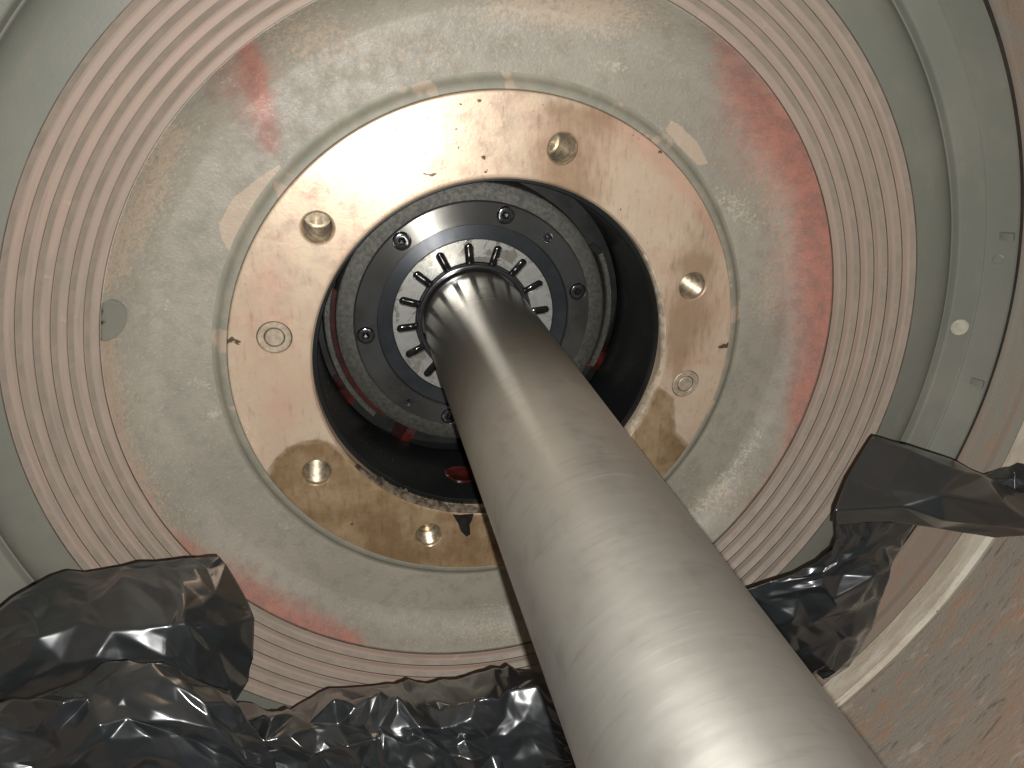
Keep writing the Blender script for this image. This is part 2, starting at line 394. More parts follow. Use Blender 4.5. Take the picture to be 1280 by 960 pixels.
# ------------------------------------------------------------------ outer dark grey ring
outer = thing('outer_ring', 'dark grey-green painted stepped ring outside the pinkish ribs', 'ring')
op = [(.3225, -.0605), (.3380, -.0607)] + arc((.3400, -.0606), (.3570, -.0530), 9, (.3515, -.0602)) + [(.3578, -.0527), (.3584, -.0530)] + \
     arc((.3592, -.0572), (.3614, -.0594), 5, (.3595, -.0590)) + [(.3742, -.0653), (.3749, -.0664), (.3757, -.0665), (.3764, -.0674), (.3845, -.0825), (.3852, -.0846), (.3868, -.0846), (.3872, -.02), (.3225, -.02)]
lathe('ring_body', op, M_OUTER, outer, 420, True, sharp=25)
lathe('joint_strip', [(.3874, -.0838), (.3904, -.0838), (.3904, -.06), (.3874, -.06)], M_JOINT, outer, 300, True)  # dark ring filling the gap between outer ring and casing
def disc_on(c, nrm, rad, depth, name, m, parent, prof=None, n=28):
    """small turned piece whose axis is nrm, at c; prof = (radius, height along nrm)"""
    nrm = Vector(nrm).normalized(); q = nrm.to_track_quat('Z', 'Y').to_matrix()
    prof = prof or [(0, 0), (rad * .86, 0), (rad, -depth * .3), (rad, -depth)]
    V = []; Fc = []; k = len(prof)
    for i in range(n):
        a = 2 * math.pi * i / n
        for (r, h) in prof: V.append(q @ Vector((r * math.cos(a), r * math.sin(a), h)) + Vector(c))
    for i in range(n):
        j = (i + 1) % n
        for s in range(k - 1): Fc.append((i * k + s, i * k + s + 1, j * k + s + 1, j * k + s))
    o = mesh_obj(name, V, Fc, m, parent, True, None, 35)
    bm = bmesh.new(); bm.from_mesh(o.data); bmesh.ops.remove_doubles(bm, verts=bm.verts, dist=1e-6); bmesh.ops.recalc_face_normals(bm, faces=bm.faces); bm.to_mesh(o.data); bm.free()
    o.data.shade_smooth(); o.data.set_sharp_from_angle(angle=math.radians(35)); return o
def on_ring(deg, r, y): a = math.radians(deg); return (r * math.cos(a), y, r * math.sin(a))
M_PALEHOLE = simple('pale_primer_in_hole', srgb(168, 164, 148), srgb(150, 146, 132), 0, .5, 150, .3)
pt = at(1207, 408, -.0625); a = math.atan2(pt[2], pt[0])
disc_on(on_ring(math.degrees(a), .3670, -.0622), (-.38 * math.cos(a), -.92, -.38 * math.sin(a)), .0062, .004, 'plugged_hole', M_PALEHOLE, outer,
        [(0, .0016), (.0050, .0014), (.0060, .0016), (.0067, .0010), (.0069, -.003)])
pt = at(1244, 324, -.073); a = math.atan2(pt[2], pt[0])
disc_on(on_ring(math.degrees(a), .3805, -.0745), (-.88 * math.cos(a), -.48, -.88 * math.sin(a)), .004, .003, 'small_plug', M_OUTER, outer, [(0, -.0004), (.0028, -.0002), (.0034, .0006), (.0042, .0002), (.0044, -.003)])
for px, py in ((1224, 478), (1268, 292)):
    pt = at(px, py, -.079); a = math.degrees(math.atan2(pt[2], pt[0]))
    lathe('locating_tab', [(.3800, -.0735), (.3838, -.0820), (.3845, -.0835), (.3822, -.0842), (.3795, -.0780)], M_OUTER, outer, 12, True, math.radians(a - .45), math.radians(a + .45))

# ------------------------------------------------------------------ ribbed ring (six stepped ribs)
ribbed = thing('ribbed_ring', 'pinkish brown stepped ring of six concentric ribs around the grey plate', 'ring')
R0, DR, Y0, DY = .2757, .00775, -.026, -.00580
for k in range(6):
    r, y = R0 + DR * k, Y0 + DY * k; r2, y2 = r + DR, y + DY
    pr = [(r + .0030, y + .0007), (r + .0002, y + .0007), (r, y + .0004), (r + .0003, y), (r + .0030, y)] + arc((r + .0034, y - .0001), (r + .0046, y - .0007), 3, (r + .0038, y - .0002)) + \
         [(r + .0050, y - .0010), (r2 - .0003, y2 + .0019), (r2 + .0001, y2 + .0016), (r2 + .0034, y2 + .0016), (r2 + .0034, y2 + .014), (r + .0036, y2 + .014), (r + .0036, y + .0007)]
    rb = lathe('rib', pr, M_RIB, ribbed, 420, True, sharp=20)
    rb.data.materials.append(M_RIBSTEP)
    npf = len(pr)
    for f in rb.data.polygons:             # the step face between the flat and the next lip takes a slightly darker tone than the flat
        ys = [rb.data.vertices[v].co.y for v in f.vertices]
        if max(ys) - min(ys) > .0015 and f.center.y > y2 + .0005 and f.center.y < y - .0004: f.material_index = 1
    lathe('joint_strip', [(r2 - .0001, y2 + .0007), (r2 + .0028, y2 + .0007), (r2 + .0028, y2 + .0016), (r2 - .0001, y2 + .0016)], M_RIBJOINT, ribbed, 300, True)  # darker brown ring filling the gap below the next lip
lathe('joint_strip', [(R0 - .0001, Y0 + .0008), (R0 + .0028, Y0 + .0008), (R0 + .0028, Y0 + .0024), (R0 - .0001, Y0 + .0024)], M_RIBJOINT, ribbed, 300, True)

# ------------------------------------------------------------------ grey end plate
plate = thing('end_plate', 'worn grey painted cast plate with red primer patches around the bronze flange', 'plate')
def plate_attrs(V):
    P = pix(V)
    red = .38 * blob(P, 975, 180, 75, 110, -25) + .42 * blob(P, 1015, 350, 60, 130) + .3 * blob(P, 350, 770, 110, 40, 25) + .22 * blob(P, 310, 120, 60, 90) + .95 * stroke(P, [(1050, 270), (1046, 330), (1040, 410), (1015, 500)], [44, 54, 48, 32]) + .75 * stroke(P, [(905, 55), (925, 100), (985, 170), (1025, 240), (1046, 300)], [20, 36, 36, 36, 38]) \
        + .8 * stroke(P, [(1015, 500), (975, 590), (925, 650)], [24, 14, 9]) + .75 * stroke(P, [(308, 55), (322, 95), (330, 140), (338, 180)], [14, 18, 19, 15]) \
        + .42 * blob(P, 290, 95, 40, 45) + .95 * stroke(P, [(225, 690), (290, 740), (350, 775), (435, 800)], [20, 36, 32, 18]) + .3 * stroke(P, [(440, 805), (520, 820), (620, 818)], [12, 8, 6]) \
        + .5 * stroke(P, [(122, 430), (132, 500), (150, 550), (190, 640), (225, 690)], [16, 13, 12, 16, 18]) + .30 * blob(P, 940, 180, 55, 60)
    tan = .75 * blob(P, 750, 15, 85, 32) + .6 * blob(P, 640, 5, 70, 26) + .75 * stroke(P, [(215, 170), (165, 280), (135, 350)], [26, 34, 24]) + .7 * stroke(P, [(130, 430), (150, 560), (200, 670), (260, 730)], [24, 26, 30, 26]) \
        + .5 * blob(P, 370, 40, 70, 50) + .55 * stroke(P, [(960, 220), (985, 300), (960, 380)], [30, 24, 22]) + .5 * blob(P, 900, 620, 50, 30, -40) + .45 * blob(P, 620, 790, 60, 16) + .3 * blob(P, 500, 60, 120, 40) + .4 * blob(P, 300, 800, 30, 20)
    scuff = .75 * blob(P, 768, 82, 34, 9, 10) + .9 * blob(P, 268, 517, 14, 8, -35) + .7 * blob(P, 250, 478, 22, 10, 20) + .6 * blob(P, 355, 655, 16, 9, 40) + .6 * blob(P, 935, 270, 40, 20, 60) + .5 * blob(P, 905, 250, 30, 14, 60) \
        + .75 * stroke(P, [(950, 540), (900, 610), (868, 640)], [9, 14, 10]) + .5 * blob(P, 280, 100, 26, 22) + .5 * blob(P, 270, 310, 14, 14) + .55 * blob(P, 620, 760, 50, 12) + .5 * blob(P, 210, 380, 8, 40) + .5 * blob(P, 250, 160, 8, 40, 30)
    bare = poly(P, [(350, 205), (352, 218), (318, 252), (300, 290), (290, 322), (278, 300), (274, 280), (290, 250), (318, 226)], 3) + poly(P, [(838, 150), (848, 155), (872, 178), (886, 205), (872, 206), (848, 182), (833, 164)], 3)
    return {'red': np.clip(red, 0, 1.3), 'tan': np.clip(tan, 0, 1.2), 'scuff': np.clip(scuff, 0, 1), 'bare': np.clip(bare, 0, 1)}
pp = [(.2106, .0056), (.2140, .0054)] + [(.2300, .0048), (.2440, .0038)] + arc((.2500, .0030), (.2730, -.0190), 12, (.2645, -.0020)) + [(.2752, -.0228), (.2800, -.0228)]
lathe('plate_face', densify(pp, .0014), M_PLATE, plate, 1080, False, attrs=plate_attrs)
lathe('collar', [(.2003, .006), (.2003, .0018), (.2008, .0012)] + arc((.2014, .0012), (.2064, .0034), 8, (.2048, .0014)) + arc((.2078, .0046), (.2112, .0056), 6, (.2090, .0055)) + [(.2120, .0160), (.2010, .0160)], M_COLLAR, plate, 420, True)
pt = at(127, 401, -.0205); a = math.atan2(pt[2], pt[0]); q = .2722
pl = disc_on((q * math.cos(a), -.0190, q * math.sin(a)), (-.75 * math.cos(a), -.66, -.75 * math.sin(a)), .0150, .006, 'round_plug', M_OUTER, plate,
        [(0, .0004), (.0060, .0004), (.0110, .0004), (.0128, .0006), (.0140, .0005), (.0146, -.0002), (.0148, -.004)])
for v in pl.data.vertices:                 # the plug runs in behind the first rib
    r_ = math.hypot(v.co.x, v.co.z)
    if r_ > .2752: v.co.x *= .2752 / r_; v.co.z *= .2752 / r_; v.co.y = max(v.co.y, -.0236)

# ------------------------------------------------------------------ bronze flange with threaded holes
bronze = thing('bronze_flange', 'peach and brown oxidised bronze ring with threaded holes, oil stained below', 'flange')
HOLES = [((704, 186), 'open'), ((397, 285), 'open'), ((866, 358), 'open'), ((343, 422), 'plug'), ((857, 480), 'plug'), ((396, 591), 'open'), ((536, 669), 'open')]
hl = []
for (px, py), kind in HOLES:
    q = at(px, py, 0.0); hl.append((math.hypot(q[0], q[2]), math.atan2(q[2], q[0]), .0122 if kind == 'open' else .0126, .0175))
radii = list(np.linspace(.1436, .1985, 38))
V, Fc, loops, mp = annulus_with_holes(radii, 0.0, 720, hl)
V = list(V); nr = len(radii)
inner = [mp[i * nr] for i in range(720)]; outerl = [mp[i * nr + nr - 1] for i in range(720)]
rad_move = lambda dr, dy: (lambda c: (c * np.array([1, 0, 1])) * (1 + dr / math.hypot(c[0], c[2])) + np.array([0, c[1] + dy, 0]))
l = add_strip(V, Fc, inner, rad_move(-.0012, .0006)); l = add_strip(V, Fc, l, rad_move(-.0014, .0022)); l = add_strip(V, Fc, l, rad_move(0, .0105)); 
l = add_strip(V, Fc, outerl, rad_move(.0008, .0003)); l = add_strip(V, Fc, l, rad_move(.0007, .0012)); l = add_strip(V, Fc, l, rad_move(0, .012))
for (lp, (hr, ht, rad, _), (_, kind)) in zip(loops, hl, HOLES):
    c = np.array([hr * math.cos(ht), 0, hr * math.sin(ht)])
    sh = lambda dr, dy: (lambda p: np.array([c[0], p[1] + dy, c[2]]) + (p - c) * np.array([1, 0, 1]) * (1 + dr / np.linalg.norm((p - c) * np.array([1, 0, 1]))))
    if kind == 'open': l = add_strip(V, Fc, lp, sh(-.0010, .0009)); l = add_strip(V, Fc, l, sh(-.0002, .0022))
    else: l = add_strip(V, Fc, lp, sh(-.0003, .0006)); l = add_strip(V, Fc, l, sh(0, .0020))
V = np.array(V)
# small irregularities of the machined edge
Pb = pix(V)
wet = poly(Pb, [(328, 612), (334, 592), (345, 575), (360, 561), (378, 553), (396, 551), (414, 556), (430, 566), (445, 580), (475, 600), (520, 628), (560, 640), (640, 650), (660, 720), (470, 720), (380, 690)], 12) \
    + poly(Pb, [(780, 570), (812, 500), (823, 485), (840, 498), (843, 540), (860, 557), (850, 590), (800, 660)], 12)
brown = .22 * blob(Pb, 850, 380, 130, 260) + .25 * blob(Pb, 560, 680, 160, 60) + .8 * blob(Pb, 705, 190, 62, 55) + .5 * blob(Pb, 720, 235, 50, 20, 20) + .55 * stroke(Pb, [(690, 135), (760, 150)], [14, 20]) + .6 * blob(Pb, 868, 395, 34, 45) + .45 * blob(Pb, 880, 300, 30, 60) + .4 * blob(Pb, 640, 690, 60, 30) \
    + .5 * blob(Pb, 866, 330, 26, 14) + .55 * blob(Pb, 845, 440, 20, 60) + .6 * blob(Pb, 600, 670, 40, 20) + .5 * blob(Pb, 430, 660, 70, 22, 30) + .3 * blob(Pb, 295, 430, 14, 26)
pink = .7 * stroke(Pb, [(745, 140), (800, 175), (860, 235), (900, 310)], [16, 20, 18, 12]) + .55 * blob(Pb, 340, 340, 40, 70, 20) + .6 * blob(Pb, 350, 500, 40, 60, -20) + .5 * blob(Pb, 860, 530, 30, 20, -40) + .4 * blob(Pb, 430, 170, 40, 20, -30) + .5 * stroke(Pb, [(400, 470), (410, 530), (440, 570)], [10, 12, 10])
spot = np.zeros(len(Pb))
for (x, y, s) in ((599, 126, 3.5), (577, 131, 2.2), (495, 160, 2), (572, 142, 1.6), (582, 160, 2), (571, 162, 2.2), (573, 185, 2.6), (532, 193, 1.6), (605, 197, 3.4), (607, 215, 2.6), (775, 262, 2), (825, 190, 3), (415, 188, 1.5), (640, 232, 2), (610, 213, 2), (360, 640, 3), (440, 655, 2.4)):
    spot = np.maximum(spot, blob(Pb, x, y, s, s * .8))
spot = np.maximum(spot, .9 * stroke(Pb, [(530, 217), (538, 219), (551, 214)], [1.6, 2.2, 1.2]))
spot = np.maximum(spot, .95 * stroke(Pb, [(899, 434), (908, 432), (917, 428)], [2, 4, 3]))
spot = np.maximum(spot, .7 * stroke(Pb, [(272, 432), (290, 424), (302, 430)], [4, 6, 3]))
mesh_obj('flange_face', V, Fc, M_BRONZE, bronze, True, {'wet': np.clip(wet, 0, 1), 'brown': np.clip(brown, 0, 1), 'pink': np.clip(pink, 0, 1), 'spot': spot}, 30)
for (hr, ht, rad, _), ((px, py), kind) in zip(hl, HOLES):
    c = (hr * math.cos(ht), 0, hr * math.sin(ht))
    if kind == 'open':
        pr = [(.0114, -.0022)]; y = -.0026
        depth = .040 if (px, py) != (536, 669) else .016
        while y > -depth: pr += [(.0112, y), (.0100, y - .0009), (.0100, y - .0011), (.0112, y - .0020)]; y -= .0021
        pr += [(.0100, y - .001), (.0092, y - .001), (.0092, y - .004), (0, y - .004)]
        disc_on(c, (0, -1, 0), 0, 0, 'threaded_hole', M_THREAD, bronze, pr, 40)
    else:
        disc_on(c, (0, -1, 0), 0, 0, 'insert_ring', M_PLUG, bronze, [(.0073, -.004), (.0073, -.0004), (.0078, .0001), (.0112, .0002), (.0118, -.0003), (.0119, -.004)], 40)
        disc_on(c, (0, -1, 0), 0, 0, 'insert_plug', M_PLUG, bronze, [(0, .0003), (.0059, .0002), (.0066, -.0004), (.0067, -.004)], 36)
# ragged gasket residue along the bore edge
def residue(a0, a1, n, w, r0=.1416, y0=.0006, m=M_GASKET, seed=1, name='gasket_residue'):
    g = np.random.default_rng(seed); V = []; Fc = []; ww = w * .5
    for i in range(n):
        a = math.radians(a0 + (a1 - a0) * i / (n - 1)); e = math.sin(math.pi * i / (n - 1)) ** .5
        ww += (w * g.uniform(.25, 1.5) - ww) * .5; d = ww * e + .0002
        for (dr, dy) in ((.0005, 0), (-.0008, -.0002), (-.0012 - d * .25, .0006 + d * .4), (-.0011 - d * .32, .0012 + d), (-.0001, .0014 + d)):
            V.append(((r0 + dr) * math.cos(a), y0 + dy, (r0 + dr) * math.sin(a)))
    for i in range(n - 1):
        for s in range(5): Fc.append((i * 5 + s, i * 5 + (s + 1) % 5, (i + 1) * 5 + (s + 1) % 5, (i + 1) * 5 + s))
    Fc += [(0, 1, 2, 3, 4), tuple(range(n * 5 - 1, n * 5 - 6, -1))]
    return mesh_obj(name, V, Fc, m, bronze, True, None, 30)
residue(-52, -8, 60, .0055, seed=3); residue(-8, 34, 50, .004, seed=4); residue(-146, -92, 70, .008, seed=5, m=M_GRIME)
pts = [at(px, py, -.0006) for px, py in ((566, 643), (574, 644), (592, 643), (590, 650), (587, 656), (588, 668), (583, 671), (576, 664), (573, 655), (570, 650))]
bmv = [tuple(p) for p in pts] + [(p[0], .0006, p[2]) for p in pts]; k = len(pts)
mesh_obj('sealant_drip', bmv, [tuple(range(k))] + [(i, (i + 1) % k, k + (i + 1) % k, k + i) for i in range(k)], M_DRIP, bronze, False)

# ------------------------------------------------------------------ dark oily chamber behind the bore
chamber = thing('bearing_chamber', 'dark oily chamber wall with red primer inside the bronze bore', 'chamber')
lathe('bore_wall', densify([(.1445, .0135), (.1376, .0135), (.1368, .0145), (.1375, .100), (.1400, .1035), (.1500, .105)], .01), M_WALL, chamber, 256)  # dark front step is shaped to draw the shadow crescent inside the bore
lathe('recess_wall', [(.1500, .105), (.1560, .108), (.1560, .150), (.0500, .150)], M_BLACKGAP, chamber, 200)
for (d, w) in ((-150, 7), (-119, 4), (-25, 8)):
    lathe('web', [(.1160, .118), (.1300, .108), (.1480, .112), (.1550, .118), (.1550, .149), (.1160, .149)], M_RED, chamber, 8, True, math.radians(d - w / 2), math.radians(d + w / 2), sharp=50)
# oval oil port low in the wall
a = math.radians(-99.5); c = np.array([.1366 * math.cos(a), .056, .1366 * math.sin(a)])
nrm = np.array([-math.cos(a), 0, -math.sin(a)]); tg = np.array([-math.sin(a), 0, math.cos(a)]); ax = np.array([0, 1, 0])
V = []; Fc = []; n = 36
for (s, h) in ((1.0, -.001), (1.0, .0006), (.92, .0008), (.86, .0002), (.0, .0001)):
    for i in range(n):
        t = 2 * math.pi * i / n; V.append(c + nrm * (h + .0) + tg * (.0165 * s * math.cos(t)) + ax * (.0135 * s * math.sin(t)))
for s in range(4):
    for i in range(n): j = (i + 1) % n; Fc.append((s * n + i, s * n + j, (s + 1) * n + j, (s + 1) * n + i))
mesh_obj('oil_port', V, Fc, M_RED, chamber, True, None, 40)

# ------------------------------------------------------------------ bearing: housing, retainer, screws, carrier, pads
bearing = thing('thrust_bearing', 'round thrust bearing with bright slotted pads deep inside the bore, screwed in', 'bearing')
lathe('housing_ring', [(.1000, .104), (.1066, .104), (.1066, .0965), (.1074, .0955), (.1190, .0958), (.1216, .0972), (.1226, .1000), (.1228, .130), (.1000, .130)], M_CAST, bearing, 256, True)
for (a0, a1) in ((158, 222), (-27, 24)):
    lathe('housing_ledge', [(.1262, .130), (.1262, .1015), (.1272, .1000), (.1310, .1003), (.1322, .1020), (.1326, .130)], M_CAST, bearing, 60, True, math.radians(a0), math.radians(a1))
lathe('red_groove', [(.1227, .106), (.1263, .106), (.1263, .112), (.1227, .112)], M_RED, bearing, 60, True, math.radians(164), math.radians(228))
BOLTS = [128.6, 73.1, 11.9, -176.8, -106.0, -48.0]; SETS = [47.2, -131.1]
hb = [(.0976, math.radians(d) % (2 * math.pi), .0082, .0092) for d in BOLTS] + [(.0976, math.radians(d) % (2 * math.pi), .0044, .0065) for d in SETS]
radii = list(np.linspace(.0874, .1058, 24)); V, Fc, loops, mp = annulus_with_holes(radii, .0945, 480, hb); V = list(V); nr = len(radii)
inner = [mp[i * nr] for i in range(480)]; outerl = [mp[i * nr + nr - 1] for i in range(480)]
l = add_strip(V, Fc, inner, rad_move(-.0005, .0005)); l = add_strip(V, Fc, l, rad_move(0, .008))
l = add_strip(V, Fc, outerl, rad_move(.0006, .0006)); l = add_strip(V, Fc, l, rad_move(0, .010))
for lp, (hr, ht, rad, _) in zip(loops, hb):
    c = np.array([hr * math.cos(ht), 0, hr * math.sin(ht)])
    sh = lambda dr, dy: (lambda p: np.array([c[0], p[1] + dy, c[2]]) + (p - c) * np.array([1, 0, 1]) * (1 + dr / np.linalg.norm((p - c) * np.array([1, 0, 1]))))
    l = add_strip(V, Fc, lp, sh(-.0004, .0004)); l = add_strip(V, Fc, l, sh(0, .0085)); l = add_strip(V, Fc, l, sh(-(rad - .0004) * .8, .0))
mesh_obj('retainer_ring', V, Fc, M_RETAIN, bearing, True, None, 30)

def screw_mesh(rad, h, hexr):
    """socket-head screw, head top at 0 facing -Y, body towards +Y"""
    V = []; Fc = []; n = 48
    def ring(fr, y): V.extend([(fr(i) * math.cos(2 * math.pi * i / n), y, fr(i) * math.sin(2 * math.pi * i / n)) for i in range(n)])
    hexf = lambda i: hexr * math.cos(math.pi / 6) / math.cos(((2 * math.pi * i / n) % (math.pi / 3)) - math.pi / 6)
    kn = lambda i: rad * (1.0 if i % 2 else .965)
    for fr, y in ((kn, h), (kn, .0009), (lambda i: rad * .93, .0002), (lambda i: rad * .86, 0), (lambda i: hexf(i) * 1.10, 0), (hexf, .0005), (hexf, .0042)): ring(fr, y)
    for s in range(6):
        for i in range(n): j = (i + 1) % n; Fc.append((s * n + i, s * n + j, (s + 1) * n + j, (s + 1) * n + i))
    return V, Fc, n
for deg in BOLTS:
    c = on_ring(deg, .0976, .0938)
    V, Fc, n = screw_mesh(.0069, .0085, .0034)
    s = mesh_obj('cap_screw', np.array(V) + np.array(c), Fc, M_SCREW, bearing, True, None, 35)
    hexv = [(c[0] + .0031 * math.cos(math.pi / 3 * i), c[1] + .0040, c[2] + .0031 * math.sin(math.pi / 3 * i)) for i in range(6)]
    hexv += [(c[0], c[1] + .0048, c[2])]
    mesh_obj('hex_socket', hexv, [(i, (i + 1) % 6, 6) for i in range(6)], M_SOCKET, s, False)
for deg in SETS:
    c = on_ring(deg, .0976, .0962); V, Fc, n = screw_mesh(.0040, .006, .0019)
    s = mesh_obj('set_screw', np.array(V) + np.array(c), Fc, M_SCREW, bearing, True, None, 35)
    hexv = [(c[0] + .0020 * math.cos(math.pi / 3 * i), c[1] + .0035, c[2] + .0020 * math.sin(math.pi / 3 * i)) for i in range(6)] + [(c[0], c[1] + .004, c[2])]
    mesh_obj('hex_socket', hexv, [(i, (i + 1) % 6, 6) for i in range(6)], M_SOCKET, s, False)

lathe('carrier_ring', [(.0738, .106), (.0738, .0984), (.0744, .0978), (.0861, .0978), (.0867, .0984), (.0867, .106)], M_CARRIER, bearing, 256, True)
lathe('seal_ring', [(.0474, .104), (.0474, .0965)] + arc((.0480, .0955), (.0520, .0970), 6, (.0512, .0950)) + [(.0526, .0990), (.0526, .104)], M_SCREW, bearing, 200, True)
NP = 16; A0 = math.radians(2.9); ST = 2 * math.pi / NP; HW = .0038; RI, RS, RO = .0532, .0664, .0733
def slot_side(sgn, ang):
    e = np.array([math.cos(ang), math.sin(ang)]); t = np.array([-math.sin(ang), math.cos(ang)]) * sgn
    pts = [e * RI + t * HW, e * (RS - .004) + t * HW, e * RS + t * HW]
    for q in np.linspace(.2, 1, 5): pts.append(e * (RS + HW * math.sin(q * math.pi / 2 * .97)) + t * max(.00016, HW * math.cos(q * math.pi / 2)))
    pts.append(e * RO + t * .00016); return pts
def capsule():
    V = []; Fc = []; n = 10; stn = [(.0520, .6), (.0532, .9), (.0600, 1), (.0655, 1), (.0672, .95), (.0684, .80), (.0693, .55), (.0698, .08)]
    for (r, s) in stn:
        for i in range(n + 1):
            q = math.pi * i / n; V.append((r, .1000 - .0022 * s * math.sin(q), .0036 * s * math.cos(q)))
    for k in range(len(stn) - 1):
        for i in range(n): Fc.append((k * (n + 1) + i, k * (n + 1) + i + 1, (k + 1) * (n + 1) + i + 1, (k + 1) * (n + 1) + i))
    return np.array(V), Fc
CV, CF = capsule()
for k in range(NP):
    a0, a1 = A0 + k * ST, A0 + (k + 1) * ST
    L_, R_ = slot_side(1, a0), slot_side(-1, a1)
    oa = [np.array([math.cos(q), math.sin(q)]) * RO for q in np.linspace(a0, a1, 8)[1:-1]]
    ia = [np.array([math.cos(q), math.sin(q)]) * RI for q in np.linspace(a1, a0, 7)[1:-1] if abs(q - a0) > HW / RI + .02 and abs(q - a1) > HW / RI + .02]
    ring = L_ + oa + R_[::-1] + ia; ctr = sum(ring) / len(ring); n = len(ring)
    V = []
    tilt = random.Random(k).uniform(-.0002, .0002)
    for (ins, y) in ((0, .104), (0, .0990), (.00035, .0985 + tilt)):
        for q in ring:
            d = ctr - q; dl = np.linalg.norm(d); w = q + d / dl * ins; V.append((w[0], y, w[1]))
    V.append((ctr[0], .0985 + tilt, ctr[1]))
    Fc = []
    for s in range(2):
        for i in range(n): j = (i + 1) % n; Fc.append((s * n + i, s * n + j, (s + 1) * n + j, (s + 1) * n + i))
    Fc.append(tuple(2 * n + i for i in range(n)))
    V = V[:-1]
    mesh_obj('pad', V, Fc, M_PAD, bearing, True, None, 25)
    ca, sa = math.cos(a0), math.sin(a0)
    W = np.stack([CV[:, 0] * ca - CV[:, 2] * sa, CV[:, 1], CV[:, 0] * sa + CV[:, 2] * ca], -1)
    mesh_obj('oil_slot', W, CF, M_OIL, bearing, True)
lathe('pad_backing', [(.0522, .1005), (.0745, .1005), (.0745, .106), (.0522, .106)], M_OIL, bearing, 128, True)

# ------------------------------------------------------------------ shaft
sp = [(.0, .118), (.0440, .118), (.0452, .092), (.0462, .0905), (.0462, .0830), (.0466, .0815), (.0470, .0800)]
sp += [(.0470, y) for y in np.linspace(.07, -.86, 60)] + [(.0462, -.8625), (.0445, -.8635), (.0, -.8635)]
sh = lathe('shaft', sp, M_SHAFT, None, 200, False, sharp=30)
sh['label'] = 'long ground steel shaft running from the bearing out towards the viewer'; sh['category'] = 'shaft'

# ------------------------------------------------------------------ black polythene film
def catmull(Pc, n, axis):
    Pc = np.moveaxis(Pc, axis, 0); k = len(Pc); t = np.linspace(0, k - 1, n); i = np.clip(t.astype(int), 0, k - 2); f = (t - i)
    g = lambda j: np.where(((j < 0)[:, None, None]), 2 * Pc[0] - Pc[1], np.where((j > k - 1)[:, None, None], 2 * Pc[-1] - Pc[-2], Pc[np.clip(j, 0, k - 1)]))
    p0, p1, p2, p3 = g(i - 1), g(i), g(i + 1), g(i + 2); f = f[:, None, None]
    out = .5 * (2 * p1 + (p2 - p0) * f + (2 * p0 - 5 * p1 + 4 * p2 - p3) * f ** 2 + (3 * p1 - p0 - 3 * p2 + p3) * f ** 3)
    return np.moveaxis(out, 0, axis)
def field(g, nv, nu, k):
    return catmull(catmull(g.standard_normal((max(3, k), max(3, int(k * nu / nv)), 1)), nv, 0), nu, 1)[..., 0]
